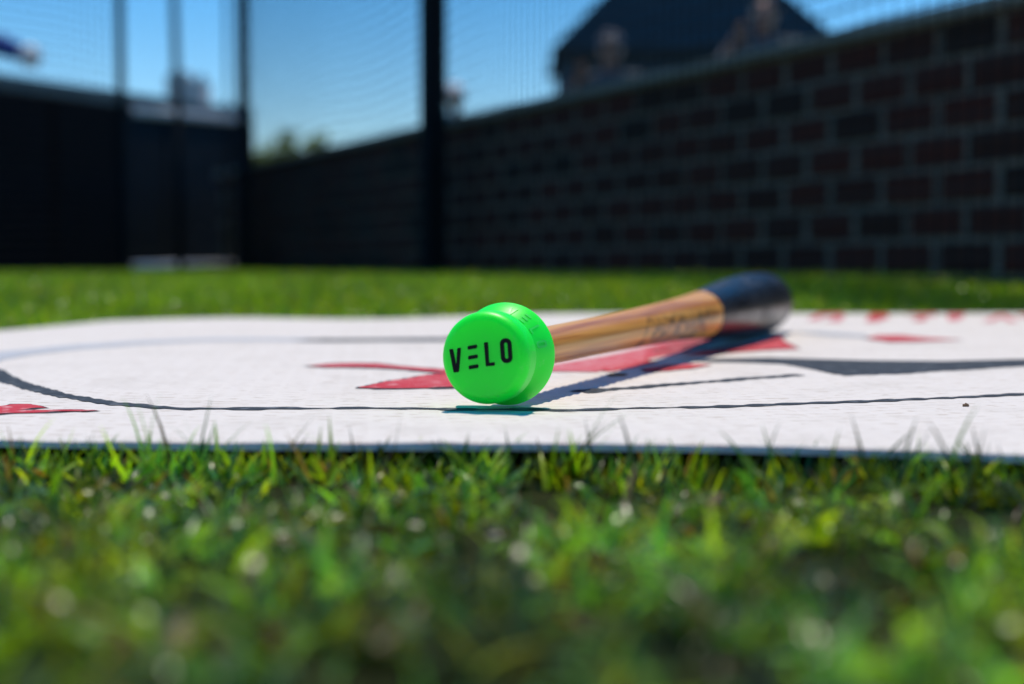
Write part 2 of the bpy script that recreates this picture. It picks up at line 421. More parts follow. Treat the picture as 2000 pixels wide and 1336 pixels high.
# wood
m, n, l, p = new_mat('lacquered_ash')
tc = n.new('ShaderNodeTexCoord'); mp = n.new('ShaderNodeMapping'); mp.inputs['Scale'].default_value = (70, 160, 3.2)
l.new(tc.outputs['Object'], mp.inputs['Vector'])
gr = n.new('ShaderNodeTexNoise'); gr.inputs['Scale'].default_value = 1.0; gr.inputs['Detail'].default_value = 6; gr.inputs['Distortion'].default_value = 0.4
l.new(mp.outputs[0], gr.inputs['Vector'])
cr = n.new('ShaderNodeValToRGB'); l.new(gr.outputs[0], cr.inputs[0])
e = cr.color_ramp.elements; e[0].position = 0.32; e[0].color = (0.44, 0.14, 0.022, 1); e[1].position = 0.68; e[1].color = (0.82, 0.44, 0.12, 1)
q = e.new(0.5); q.color = (0.74, 0.31, 0.060, 1)
# stamped brown maker's marking on the upper handle
st = n.new('ShaderNodeMapping'); st.inputs['Scale'].default_value = (120, 120, 60); l.new(tc.outputs['Object'], st.inputs['Vector'])
sn = n.new('ShaderNodeTexNoise'); sn.inputs['Scale'].default_value = 1.0; sn.inputs['Detail'].default_value = 7; l.new(st.outputs[0], sn.inputs['Vector'])
sr = n.new('ShaderNodeMapRange'); sr.inputs['From Min'].default_value = 0.40; sr.inputs['From Max'].default_value = 0.64; l.new(sn.outputs[0], sr.inputs['Value'])
sx = n.new('ShaderNodeSeparateXYZ'); l.new(tc.outputs['Object'], sx.inputs[0])
def rangemask(sock, a, b, c, d):
    r1 = n.new('ShaderNodeMapRange'); r1.inputs['From Min'].default_value = a; r1.inputs['From Max'].default_value = b; l.new(sock, r1.inputs['Value'])
    r2 = n.new('ShaderNodeMapRange'); r2.inputs['From Min'].default_value = c; r2.inputs['From Max'].default_value = d
    r2.inputs['To Min'].default_value = 1; r2.inputs['To Max'].default_value = 0; l.new(sock, r2.inputs['Value'])
    mm = n.new('ShaderNodeMath'); mm.operation = 'MULTIPLY'; l.new(r1.outputs[0], mm.inputs[0]); l.new(r2.outputs[0], mm.inputs[1]); return mm.outputs[0]
tilt = n.new('ShaderNodeMath'); tilt.operation = 'MULTIPLY_ADD'; tilt.inputs[1].default_value = 1.3; l.new(sx.outputs['Y'], tilt.inputs[0]); l.new(sx.outputs['Z'], tilt.inputs[2])
mz = rangemask(tilt.outputs[0], -0.515, -0.505, -0.292, -0.288)
my = rangemask(sx.outputs['Y'], -0.03, -0.02, 0.004, 0.011)
mu = n.new('ShaderNodeMath'); mu.operation = 'MULTIPLY'; l.new(mz, mu.inputs[0]); l.new(my, mu.inputs[1])
mu2 = n.new('ShaderNodeMath'); mu2.operation = 'MULTIPLY'; l.new(mu.outputs[0], mu2.inputs[0]); l.new(sr.outputs[0], mu2.inputs[1])
mu3 = n.new('ShaderNodeMath'); mu3.operation = 'MULTIPLY'; mu3.inputs[1].default_value = 0.75; l.new(mu2.outputs[0], mu3.inputs[0])
mxx = n.new('ShaderNodeMix'); mxx.data_type = 'RGBA'; mxx.inputs['B'].default_value = (0.035, 0.018, 0.010, 1)
l.new(mu3.outputs[0], mxx.inputs['Factor']); l.new(cr.outputs[0], mxx.inputs['A']); l.new(mxx.outputs['Result'], p.inputs['Base Color'])
p.inputs['Specular IOR Level'].default_value = 0.3; p.inputs['Roughness'].default_value = 0.38; p.inputs['Coat Weight'].default_value = 0.25; p.inputs['Coat Roughness'].default_value = 0.2
tag(bm_obj('handle', lathe(prof), m, bat, True), 'lacquered orange wood handle with dark stamped marking')
# black barrel with a cupped end
bk = interp_profile(wood_keys, SPLIT, 0.822, 60)
bk = [(SPLIT, bk[0][1] - 0.001)] + [(t, r + 0.00025) for t, r in bk] + [(0.856, 0.0323), (0.866, 0.0316), (0.872, 0.0300), (0.876, 0.0270), (0.8775, 0.0235), (0.876, 0.021), (0.866, 0.017), (0.860, 0.010), (0.858, 0.0)]
m, n, l, p = new_mat('black_lacquer')
tc = n.new('ShaderNodeTexCoord'); nz = n.new('ShaderNodeTexNoise'); nz.inputs['Scale'].default_value = 60; nz.inputs['Detail'].default_value = 8
mp = n.new('ShaderNodeMapping'); mp.inputs['Scale'].default_value = (1.0, 1.0, 0.35); l.new(tc.outputs['Object'], mp.inputs[0]); l.new(mp.outputs[0], nz.inputs['Vector'])
cr = n.new('ShaderNodeValToRGB'); l.new(nz.outputs[0], cr.inputs[0]); e = cr.color_ramp.elements
e[0].position = 0.62; e[0].color = (0.008, 0.009, 0.011, 1); e[1].position = 0.75; e[1].color = (0.06, 0.055, 0.055, 1)
l.new(cr.outputs[0], p.inputs['Base Color'])
rr = n.new('ShaderNodeMapRange'); rr.inputs['To Min'].default_value = 0.14; rr.inputs['To Max'].default_value = 0.60; l.new(nz.outputs[0], rr.inputs['Value']); l.new(rr.outputs[0], p.inputs['Roughness'])
p.inputs['Coat Weight'].default_value = 0.08; p.inputs['Coat Roughness'].default_value = 0.3
tag(bm_obj('barrel', lathe(bk), m, bat, True), 'glossy black painted barrel with cupped end')
# green silicone weight on the knob
arc = lambda cx, cr_, r, a0, a1, k: [(cx + r * math.cos(R(a0 + (a1 - a0) * i / k)), cr_ + r * math.sin(R(a0 + (a1 - a0) * i / k))) for i in range(k + 1)]
gp = [(0.0, 0.0), (0.0, 0.008), (0.0, 0.016), (0.00005, 0.0188)]
gp += arc(0.0052, 0.0196, 0.0052, 180, 90, 10)
gp += [(0.0085, 0.0249), (0.0125, 0.0249), (0.0137, 0.02485), (0.0143, 0.0246), (0.0147, 0.0240), (0.0154, 0.0229), (0.0168, 0.0221), (0.0185, 0.0219), (0.0205, 0.0223), (0.0235, 0.0237), (0.0270, 0.0256), (0.0300, 0.0270), (0.0320, 0.0277)]
gp += arc(0.0345, 0.0258, 0.0026, 120, 0, 9)
gp += [(0.0373, 0.0235), (0.0377, 0.020), (0.0377, 0.0132)]
m, n, l, p = new_mat('green_silicone')
p.inputs['Base Color'].default_value = (0.004, 0.93, 0.030, 1)
p.inputs['Roughness'].default_value = 0.4; p.inputs['Specular IOR Level'].default_value = 0.40; p.inputs['Coat Weight'].default_value = 0.12; p.inputs['Coat Roughness'].default_value = 0.38
p.subsurface_method = 'RANDOM_WALK' if hasattr(p, 'subsurface_method') else None
p.inputs['Subsurface Weight'].default_value = 1.0; p.inputs['Subsurface Radius'].default_value = (0.6, 1.0, 0.35); p.inputs['Subsurface Scale'].default_value = 0.010
tc = n.new('ShaderNodeTexCoord'); nz = n.new('ShaderNodeTexNoise'); nz.inputs['Scale'].default_value = 420; nz.inputs['Detail'].default_value = 3
l.new(tc.outputs['Object'], nz.inputs['Vector'])
rr = n.new('ShaderNodeMapRange'); rr.inputs['To Min'].default_value = 0.36; rr.inputs['To Max'].default_value = 0.50; l.new(nz.outputs[0], rr.inputs['Value']); l.new(rr.outputs[0], p.inputs['Roughness'])
dz = n.new('ShaderNodeTexNoise'); dz.inputs['Scale'].default_value = 130; dz.inputs['Detail'].default_value = 9; dz.inputs['Roughness'].default_value = 0.75
l.new(tc.outputs['Object'], dz.inputs['Vector'])
dr = n.new('ShaderNodeMapRange'); dr.inputs['From Min'].default_value = 0.56; dr.inputs['From Max'].default_value = 0.74; dr.inputs['To Max'].default_value = 0.30
l.new(dz.outputs[0], dr.inputs['Value'])
dm = n.new('ShaderNodeMix'); dm.data_type = 'RGBA'; dm.inputs['A'].default_value = (0.004, 0.93, 0.030, 1); dm.inputs['B'].default_value = (0.30, 0.72, 0.28, 1)
l.new(dr.outputs[0], dm.inputs['Factor']); l.new(dm.outputs['Result'], p.inputs['Base Color'])
M_green = m
M_green2 = simple('green_relief', (0.03, 0.80, 0.07), 0.42, var=0.05, scale=300)
knob = tag(bm_obj('knob_weight', lathe(gp, 128), M_green, bat, True), 'neon green silicone knob weight with black VELO lettering')
M_black = simple('black_ink', (0.006, 0.006, 0.008), 0.75, scale=300, spec=0.15)
# letters, outlines in millimetres on the face (u right, v up)
S_ = lambda zx, zy: ((zx - 574) / 18.9, -(zy - 724) / 20.2)
def rrect(cx, cy, w, h, r, rot=0, k=5):
    pts = []
    for sx_, sy_, a0 in ((1, 1, 0), (-1, 1, 90), (-1, -1, 180), (1, -1, 270)):
        for i in range(k + 1):
            a = R(a0 + 90 * i / k)
            pts.append((sx_ * (w / 2 - r) + r * math.cos(a), sy_ * (h / 2 - r) + r * math.sin(a)))
    c, s = math.cos(R(rot)), math.sin(R(rot))
    return [(cx + x * c - y * s, cy + x * s + y * c) for x, y in pts]
def round_poly(pts, r, k=3):
    out = []; nP = len(pts)
    for i in range(nP):
        p_, a, b = Vector(pts[i]), Vector(pts[i - 1]), Vector(pts[(i + 1) % nP])
        d1 = (a - p_).normalized(); d2 = (b - p_).normalized(); rr_ = min(r, (a - p_).length * .4, (b - p_).length * .4)
        s0, s1 = p_ + d1 * rr_, p_ + d2 * rr_
        for j in range(k + 1):
            t = j / k; q_ = s0 * (1 - t) ** 2 + p_ * 2 * t * (1 - t) + s1 * t * t; out.append((q_.x, q_.y))
    return out
TEXT = {
    'V': [round_poly([S_(*q_) for q_ in ((208, 634), (249, 630), (283, 806), (297, 619), (335, 615), (312, 876), (256, 884))], 0.5)],
    'E': [round_poly([S_(*q_) for q_ in q4], 0.75) for q4 in (((407, 597), (508, 577), (510, 615), (409, 636)), ((412, 702), (514, 682), (516, 721), (415, 742)), ((417, 807), (520, 787), (523, 826), (420, 847)))],
    'L': [round_poly([S_(*q_) for q_ in ((583, 554), (624, 549), (636, 771), (696, 760), (697, 797), (603, 808))], 0.5)],
}
oc = S_(818, 636)
def solid(bm, loop, z0, z1, inner=None, mapf=None):
    f = mapf or (lambda x, y, z: (x, y, z))
    a = [bm.verts.new(f(x, y, z1)) for x, y in loop]; b = [bm.verts.new(f(x, y, z0)) for x, y in loop]
    nL = len(loop)
    for i in range(nL): bm.faces.new((b[i], b[(i + 1) % nL], a[(i + 1) % nL], a[i]))
    if inner is None:
        bm.faces.new(a)
    else:
        c = [bm.verts.new(f(x, y, z1)) for x, y in inner]; d = [bm.verts.new(f(x, y, z0)) for x, y in inner]
        for i in range(nL):
            j = (i + 1) % nL
            bm.faces.new((a[i], a[j], c[j], c[i])); bm.faces.new((c[i], c[j], d[j], d[i]))
mm = 0.001
for ch in 'VEL':
    bm = bmesh.new()
    for loop in TEXT[ch]: solid(bm, [(x * mm, y * mm) for x, y in loop], -0.0003, 0.00035)
    bmesh.ops.recalc_face_normals(bm, faces=bm.faces)
    bm_obj('letter', bm, M_black, knob)
bm = bmesh.new()
solid(bm, [(x * mm, y * mm) for x, y in rrect(*oc, 6.35, 13.0, 2.9, 4)], -0.0003, 0.00035, [(x * mm, y * mm) for x, y in rrect(*oc, 1.95, 8.6, 0.92, 4)])
bmesh.ops.recalc_face_normals(bm, faces=bm.faces)
bm_obj('letter', bm, M_black, knob)
# the same word in relief round the side, running from the top to the right
def side_map(ang0):
    def f(x, y, z):
        a = R(ang0) + x / 0.0250           # clockwise from the top
        t = 0.0252 + y
        r = float(np.interp(t, [0.0185, 0.0205, 0.0235, 0.0270, 0.0300, 0.0320], [0.0219, 0.0223, 0.0237, 0.0256, 0.0270, 0.0277])) + z
        return (r * math.sin(a), r * math.cos(a), -t)
    return f
def sub_loop(loop, d=0.0008):
    out = []
    for i in range(len(loop)):
        a, b = Vector(loop[i]), Vector(loop[(i + 1) % len(loop)]); k = max(1, int((b - a).length / d))
        out += [tuple(a + (b - a) * j / k) for j in range(k)]
    return out
side = {'V': [[(-2.3, 3.4), (-1.1, 3.4), (0, -1.4), (1.1, 3.4), (2.3, 3.4), (.75, -3.4), (-.75, -3.4)]],
        'E': [[(-1.8, 2.2), (1.8, 2.2), (1.8, 3.4), (-1.8, 3.4)], [(-1.8, -.6), (1.8, -.6), (1.8, .6), (-1.8, .6)], [(-1.8, -3.4), (1.8, -3.4), (1.8, -2.2), (-1.8, -2.2)]],
        'L': [[(-1.8, 3.4), (-.6, 3.4), (-.6, -2.2), (1.8, -2.2), (1.8, -3.4), (-1.8, -3.4)]]}
for ch, a in zip('VELO', (16, 36, 55, 75)):
    bm = bmesh.new()
    if ch == 'O':
        solid(bm, [(x * mm, y * mm) for x, y in rrect(0, 0, 4.2, 6.8, 1.9)], -0.0006, 0.0004, [(x * mm, y * mm) for x, y in rrect(0, 0, 1.6, 4.2, .7)], side_map(a))
    else:
        for loop in side[ch]: solid(bm, sub_loop([(x * mm, y * mm) for x, y in loop]), -0.0006, 0.0004, None, side_map(a))
    bmesh.ops.recalc_face_normals(bm, faces=bm.faces)
    bmesh.ops.triangulate(bm, faces=bm.faces)
    bm_obj('raised_letter', bm, M_green2, knob)

# ------------------------------------------------------------------ grass
def blades(name, pos, h, w, lean, tints, segs=4, label=None, th=0.35):
    N = len(pos); az = rng.uniform(0, 2 * np.pi, N); face = az + rng.normal(0, 0.7, N)
    dirv = np.stack([np.cos(az), np.sin(az), np.zeros(N)], 1); wid = np.stack([-np.sin(face), np.cos(face), np.zeros(N)], 1)
    rows = []; s = np.linspace(0, 1, segs + 1)
    theta0 = rng.uniform(0, th, N)
    p_ = pos.copy(); seg = h / segs
    for k in range(segs + 1):
        ww = w * (1 - s[k] ** 2.2) * 0.5
        if k < segs:
            rows.append(p_ - wid * ww[:, None]); rows.append(p_ + wid * ww[:, None])
            th = theta0 + lean * (s[k] + 0.5 / segs)
            p_ = p_ + (dirv * np.sin(th)[:, None] + np.array([0, 0, 1.0]) * np.cos(th)[:, None]) * seg[:, None]
        else: rows.append(p_)
    nvb = 2 * segs + 1
    Vt = np.stack(rows, 1).reshape(-1, 3)
    b0 = np.arange(N)[:, None] * nvb; F_ = []
    for k in range(segs - 1):
        a = 2 * k
        F_ += [np.concatenate([b0 + a, b0 + a + 1, b0 + a + 3], 1), np.concatenate([b0 + a, b0 + a + 3, b0 + a + 2], 1)]
    a = 2 * (segs - 1)
    F_.append(np.concatenate([b0 + a, b0 + a + 1, b0 + a + 2], 1))
    me = np_mesh(name, Vt, np.concatenate(F_), True)
    at = me.attributes.new('tint', 'FLOAT_COLOR', 'POINT')
    c4 = np.ones((N, nvb, 4), np.float32); c4[:, :, :3] = tints[:, None, :]
    at.data.foreach_set('color', c4.ravel())
    return tag(link(name, me, M_grass), label, 'grass', kind='stuff')
def tints(pos, dead=0.07, bright=1.0, clump=False):
    N = len(pos)
    base = np.array([[0.056, 0.122, 0.006], [0.098, 0.175, 0.006], [0.030, 0.080, 0.010], [0.125, 0.180, 0.006], [0.066, 0.120, 0.020]])
    c = base[rng.integers(0, 5, N)] * rng.uniform(0.75, 1.25, (N, 1)) * bright * 1.5
    # broad patches of yellower and darker sward
    pt = 0.5 + 0.5 * np.sin(pos[:, 0] * 11 + 2 * np.sin(pos[:, 1] * 7)) * np.sin(pos[:, 1] * 13 + 1.3)
    c *= (0.8 + 0.4 * pt)[:, None]
    # plant-sized clumps: each tuft has its own vigour and hue
    if clump:
        jx = pos[:, 0] + 0.006 * np.sin(pos[:, 1] * 230); jy = pos[:, 1] + 0.006 * np.sin(pos[:, 0] * 190)
        hsh = np.abs(np.sin(np.floor(jx / 0.017) * 127.1 + np.floor(jy / 0.020) * 311.7) * 43758.5453) % 1.0
        hs2 = np.abs(np.sin(np.floor(jx / 0.017) * 269.5 + np.floor(jy / 0.020) * 183.3) * 24634.6345) % 1.0
        c *= (0.16 + 1.95 * hsh ** 1.5)[:, None]
        c[:, 0] *= 0.65 + 0.75 * hs2; c[:, 2] *= 2.2 - 1.7 * hs2
    d = rng.random(N) < dead
    c[d] = np.array([0.22, 0.15, 0.07]) * rng.uniform(0.5, 1.3, (d.sum(), 1))
    return c
def inside_mat(x, y, marg=0.0):
    v = np.clip((y - 0.6) / 1.5, 0, 1)
    for _ in range(3):
        xf = -0.82 + 0.235 * v; u = (x - xf) / 1.95
        xq, f0 = mat_xy(np.clip(u, 0, 1), 0.0); _, f1 = mat_xy(np.clip(u, 0, 1), 1.0)
        v = np.clip((y - f0) / (f1 - f0), 0, 1)
    return (u > marg) & (u < 1 - marg) & (y > f0 + marg) & (y < f1 - marg)
def scatter(n_, x0, x1, y0, y1):
    return rng.uniform(x0, x1, n_), rng.uniform(y0, y1, n_)
# near lawn, in front of the mat
TN = 2600                                              # tuft centres of the near lawn
tuft = np.stack([rng.uniform(-0.75, 0.75, TN), rng.uniform(-0.15, 0.69, TN)], 1)
def near_patch(name, n_, hr, wr_, lr, th, spread, label, dead, bright=1.3, edge=1.0):
    c_ = tuft[rng.integers(0, TN, n_)] + rng.normal(0, spread, (n_, 2)); x, y = c_[:, 0], c_[:, 1]
    keep = ~((np.abs(x) < 0.06) & (y < 0.16)) & ~inside_mat(x, y, 0.0) & (y > -0.2)
    x, y = x[keep], y[keep]
    fy = mat_xy(np.clip((x + 0.82) / 1.95, 0, 1), 0.0)[1]
    k2 = (fy - y > 0.035) | (rng.random(len(x)) < edge); x, y, fy = x[k2], y[k2], fy[k2]
    pos = np.stack([x, y, ground_z(x, y) - 0.002], 1)
    ln_ = np.minimum(rng.uniform(*lr, len(x)), 0.8 + 2.4 * sstep(0.02, 0.09, fy - y))
    blades(name, pos, rng.uniform(*hr, len(x)), rng.uniform(*wr_, len(x)), ln_, tints(pos, dead, bright, True), 5, label, th)
near_patch('fine_lawn_grass', 27000, (0.010, 0.026), (0.0013, 0.0026), (0.3, 2.2), 0.8, 0.008, 'fine short green lawn blades in front of the white mat', 0.09)
near_patch('coarse_lawn_grass', 12000, (0.014, 0.028), (0.0028, 0.0052), (1.0, 2.8), 1.0, 0.007, 'broad curling lawn blades in front of the white mat', 0.05, 1.45, 0.35)
# taller single blades standing against the front edge of the mat
spots = [(1108, .612, .052), (1122, .60, .046), (270, .60, .050), (330, .61, .044), (405, .62, .040), (395, .60, .045), (100, .60, .040), (620, .61, .036), (660, .60, .034), (730, .60, .040), (770, .60, .036), (960, .60, .034), (1010, .60, .034),
         (1090, .585, .045), (1240, .58, .038), (1290, .58, .036), (1400, .57, .036), (1480, .57, .040), (1560, .57, .044), (1590, .56, .036), (1690, .56, .050), (1700, .57, .042), (1760, .55, .040), (1830, .56, .046), (1945, .55, .048), (1930, .55, .040), (20, .61, .040), (200, .60, .036), (520, .60, .038)]
sp = np.array([[(a - 1000) / F * b, b, -0.017] for a, b, c in spots]); sp = np.repeat(sp, 3, 0) + rng.normal(0, [0.006, 0.008, 0.0], (len(spots) * 3, 3))
hh = np.repeat(np.array([c for *_, c in spots]), 3) * rng.uniform(0.55, 1.0, len(sp))
ne = 1900                                              # fine tips just overlapping the edge
ex = rng.uniform(-0.45, 0.5, ne); ey = mat_xy((ex + 0.82) / 1.95, 0.0)[1] - np.abs(rng.normal(0, 0.016, ne)) - 0.003
sp = np.concatenate([sp, np.stack([ex, ey, ground_z(ex, ey) - 0.001], 1)]); hh = np.concatenate([hh, rng.uniform(0.008, 0.024, ne) * (0.65 + 0.45 * np.sin(ex * 43 + 2 * np.sin(ex * 17)) ** 2)])
sp[:, 1] = np.minimum(sp[:, 1], mat_xy(np.clip((sp[:, 0] + 0.82) / 1.95, 0, 1), 0.0)[1] - 0.003)
blades('edge_grass', sp, hh, rng.uniform(0.0012, 0.0026, len(sp)), rng.uniform(0.05, 1.0, len(sp)), tints(sp, 0.05, 1.2, True), 5, 'taller grass blades standing against the front edge of the mat', 0.55)
# lawn behind and beside the mat up to the walls
parts = []
for n_, x0, x1, y0, y1 in ((30000, -1.6, 1.6, 1.6, 2.7), (70000, -2.2, 1.9, 2.6, 4.2), (60000, -3.2, 1.4, 4.2, 6.4), (45000, -4.2, 0.6, 6.4, 9.4), (14000, -1.5, -0.5, 0.3, 2.2), (9000, 1.0, 1.9, 0.3, 2.6)):
    x, y = scatter(n_, x0, x1, y0, y1); parts.append(np.stack([x, y], 1))
xy = np.concatenate(parts)
keep = ~inside_mat(xy[:, 0], xy[:, 1], -0.004)
# nothing grows behind the brick wall or the left wall
sx_ = (xy[:, 0] - 1.032) * 0.8957 + (xy[:, 1] - 3.1) * 0.4446
sl_ = (xy[:, 0] + 2.82) * -0.862 + (xy[:, 1] - 7.84) * 0.507
keep &= (sx_ < -0.02) & (sl_ < -0.02)
xy = xy[keep]
pos = np.stack([xy[:, 0], xy[:, 1], ground_z(xy[:, 0], xy[:, 1]) - 0.003], 1)
h = rng.uniform(0.022, 0.044, len(xy)); 
h *= 1 + 0.35 * sstep(-0.30, -0.03, sx_[keep])
far = sstep(2.0, 7.0, xy[:, 1])
blades('rear_lawn_grass', pos, h, rng.uniform(0.0025, 0.005, len(xy)) * (1 + 1.6 * far), rng.uniform(0.2, 1.4, len(xy)), tints(pos, 0.05, 1.5), 3, 'sunlit lawn between the mat and the walls')

# ------------------------------------------------------------------ brick wall
WD = Vector((-0.4446, 0.8957, 0)).normalized(); WN = Vector((-WD.y, WD.x, 0))     # WN points into the lawn (left)
if WN.x > 0: WN = -WN
W0 = Vector((1.032, 3.1, 0))
wall = empty('brick_wall', W0 + Vector((0, 0, 0.03)))
wall.rotation_euler = (0, 0, math.atan2(WD.y, WD.x))
# local: x along the wall (away), y = left normal of x
tag(wall, 'low dark red brick wall with concrete coping along the lawn', 'wall')
ly = 1 if (Matrix.Rotation(wall.rotation_euler.z, 3, 'Z') @ Vector((0, 1, 0))).dot(WN) > 0 else -1
M_mortar = simple('mortar', (0.165, 0.138, 0.110), 0.95, var=0.25, scale=25, bump=0.4)
M_brick = per_object('dark_brick', [(0, (0.046, 0.016, 0.009)), (0.35, (0.092, 0.020, 0.011)), (0.7, (0.064, 0.017, 0.010)), (1, (0.028, 0.014, 0.009))], 0.85)
M_cope = per_object('coping_concrete', [(0, (0.24, 0.25, 0.23)), (1, (0.30, 0.30, 0.27))], 0.9)
S0, S1 = -1.25, 6.36
ZB = 0.03
bm = bmesh.new(); box(bm, (S0, -0.20 if ly > 0 else 0.006, -0.05), (S1, -0.006 if ly > 0 else 0.20, 0.624 - ZB)); bm_obj('mortar_core', bm, M_mortar, wall)
def brick_mesh(L, H, D):
    bm = bmesh.new(); box(bm, (-L / 2, -D / 2, -H / 2), (L / 2, D / 2, H / 2))
    bmesh.ops.bevel(bm, geom=bm.edges[:], offset=0.0035, segments=1, affect='EDGES')
    me = bpy.data.meshes.new('brick'); bm.to_mesh(me); bm.free(); me.materials.append(M_brick); return me
PL, PH, J = 0.188, 0.081, 0.017
bmesh_full = brick_mesh(PL - 0.027, PH - 0.015, 0.05)
for r_ in range(7):
    z = 0.057 + PH * r_ + PH / 2 - 0.002
    s = -0.0285 + (0 if r_ % 2 == 0 else PL / 2) + PL / 2
    s -= PL * math.ceil((s - S0 - PL / 2) / PL) - PL
    while s + PL / 2 < S1 + 0.01:
        if s - PL / 2 > S0 - 0.01:
            o = bpy.data.objects.new('brick', bmesh_full); col.objects.link(o); o.parent = wall
            o.location = (s + random.uniform(-.002, .002), ly * (-0.025 + random.uniform(-.0015, .0015)), z - ZB + random.uniform(-.001, .001))
            o.rotation_euler = (random.uniform(-.01, .01), random.uniform(-.006, .006), random.uniform(-.008, .008))
        s += PL
bm = bmesh.new(); box(bm, (-0.298, -0.13, 0), (0.298, 0.13, 0.030)); bmesh.ops.bevel(bm, geom=bm.edges[:], offset=0.006, segments=2, affect='EDGES')
cme = bpy.data.meshes.new('coping_stone'); bm.to_mesh(cme); bm.free(); cme.materials.append(M_cope)
s = S0 + 0.3
while s < S1 + 0.3:
    o = bpy.data.objects.new('coping_stone', cme); col.objects.link(o); o.parent = wall
    o.location = (min(s, S1 - 0.25), -ly * 0.10, 0.6245 - ZB + random.uniform(0, .002)); s += 0.602
    if s > S1 - 0.05: break

# ------------------------------------------------------------------ dark padded wall on the left
LD = Vector((0.507, 0.862, 0)).normalized(); L0 = Vector((-2.82, 7.84, 0))
lw = empty('padded_wall', L0 + Vector((0, 0, 0.03))); lw.rotation_euler = (0, 0, math.atan2(LD.y, LD.x))
tag(lw, 'black padded field wall with grey capping left of the chain link panel', 'wall')
M_pad = simple('black_vinyl_pad', (0.006, 0.008, 0.011), 0.8, var=0.2, scale=12, spec=0.06)
M_cap = simple('grey_capping', (0.20, 0.21, 0.20), 0.85, var=0.2, scale=8)
# lawn lies on the local -y side
bm = bmesh.new(); box(bm, (-3.2, 0.05, -0.1), (2.09, 0.22, 1.012)); bm_obj('backing', bm, M_pad, lw)
bm = bmesh.new(); box(bm, (-3.25, -0.02, 1.013), (2.11, 0.26, 1.098)); bmesh.ops.bevel(bm, geom=bm.edges[:], offset=0.01, segments=2, affect='EDGES'); bm_obj('capping', bm, M_cap, lw)
bm = bmesh.new(); box(bm, (-0.428, -0.06, -0.05), (0.428, 0.06, 1.008)); bmesh.ops.bevel(bm, geom=bm.edges[:], offset=0.025, segments=3, affect='EDGES')
pme = bpy.data.meshes.new('pad'); bm.to_mesh(pme); bm.free(); pme.materials.append(M_pad)
for i in range(6):
    o = bpy.data.objects.new('pad', pme); col.objects.link(o); o.parent = lw; o.location = (-2.70 + 0.87 * i, 0.0, 0.0)

# ------------------------------------------------------------------ posts, nets, chain link
M_post = simple('dark_painted_steel', (0.006, 0.008, 0.010), 0.7, var=0.2, scale=20, spec=0.1)
M_galv = simple('galvanised_steel', (0.62, 0.63, 0.66), 0.4, metal=0.0, var=0.15, scale=40)
M_net = simple('black_net_twine', (0.010, 0.012, 0.014), 0.9, spec=0.1)
def gz(x, y): return float(ground_z(x, y))
def post(px, Y, w, label, top=2.9, lean=0.0, square=True, mat=None):
    b = at_y(px, 520, Y); z = gz(b.x, Y)
    r = empty('net_post', (b.x, Y, z - 0.05)); tag(r, label, 'post', 'posts of the batting net')
    r.rotation_euler = (0, lean, wall.rotation_euler.z)
    bm = bmesh.new()
    if square:
        box(bm, (-w / 2, -w / 2, 0), (w / 2, w / 2, top)); bmesh.ops.bevel(bm, geom=bm.edges[:], offset=w * .08, segments=2, affect='EDGES')
    else: tube(bm, (0, 0, 0), (0, 0, top), w / 2, 16)
    bm_obj('shaft', bm, mat or M_post, r)
    bm = bmesh.new(); box(bm, (-w * .56, -w * .56, top + .001), (w * .56, w * .56, top + 0.02)); bm_obj('top_cap', bm, mat or M_post, r)
    bm = bmesh.new(); box(bm, (-w * .95, -w * .95, 0.02), (w * .95, w * .95, 0.062)); bm_obj('base_plate', bm, mat or M_post, r)
    return r
B = post(847, 5.42, 0.078, 'thick square black post in front of the brick wall')
A = post(478, 8.02, 0.072, 'black round post at the corner where the brick wall ends', square=False)
Cc = post(241, 7.42, 0.046, 'thin dark post between black wall and chain link panel', square=False)
def square_net(p0, p1, z0, z1, label, pitch=0.046, r=0.0028):
    p0, p1 = Vector(p0), Vector(p1); L = (p1 - p0).length; d = (p1 - p0) / L
    bm = bmesh.new(); nvv = int(L / pitch); nh = int((z1 - z0) / pitch)
    sag = lambda s: 0.012 * math.sin(s * 2.1) + 0.01 * math.sin(s * 5.3)
    for i in range(nvv + 1):
        q = p0 + d * (i * L / nvv); tube(bm, (q.x, q.y, z0), (q.x, q.y, z1), r, 3, caps=False)
    for j in range(nh + 1):
        z = z0 + j * (z1 - z0) / nh; m_ = 10
        for k in range(m_):
            a = p0 + d * (L * k / m_); b_ = p0 + d * (L * (k + 1) / m_)
            tube(bm, (a.x, a.y, z + sag(L * k / m_)), (b_.x, b_.y, z + sag(L * (k + 1) / m_)), r, 3, caps=False)
    o = bm_obj('batting_net', bm, M_net); return tag(o, label, 'net', 'black square netting round the cage')
pB, pA, pC = Vector((B.location.x, B.location.y, 0)), Vector((A.location.x, A.location.y, 0)), Vector((Cc.location.x, Cc.location.y, 0))
square_net(pA + (pB - pA).normalized() * .035, pB - (pB - pA).normalized() * .045, 0.05, 2.75, 'black square netting stretched between the corner post and the thick post')
end = pB + (pB - pA).normalized() * 4.2
square_net(pB + (pB - pA).normalized() * .045, end, 0.05, 2.75, 'black square netting along the brick wall, running on past the thick post')
ldir = Vector((LD.x, LD.y, 0))
cl = pC - ldir * 3.2
square_net(pC - ldir * .03, cl, 0.05, 2.75, 'black square netting in front of the black padded wall')
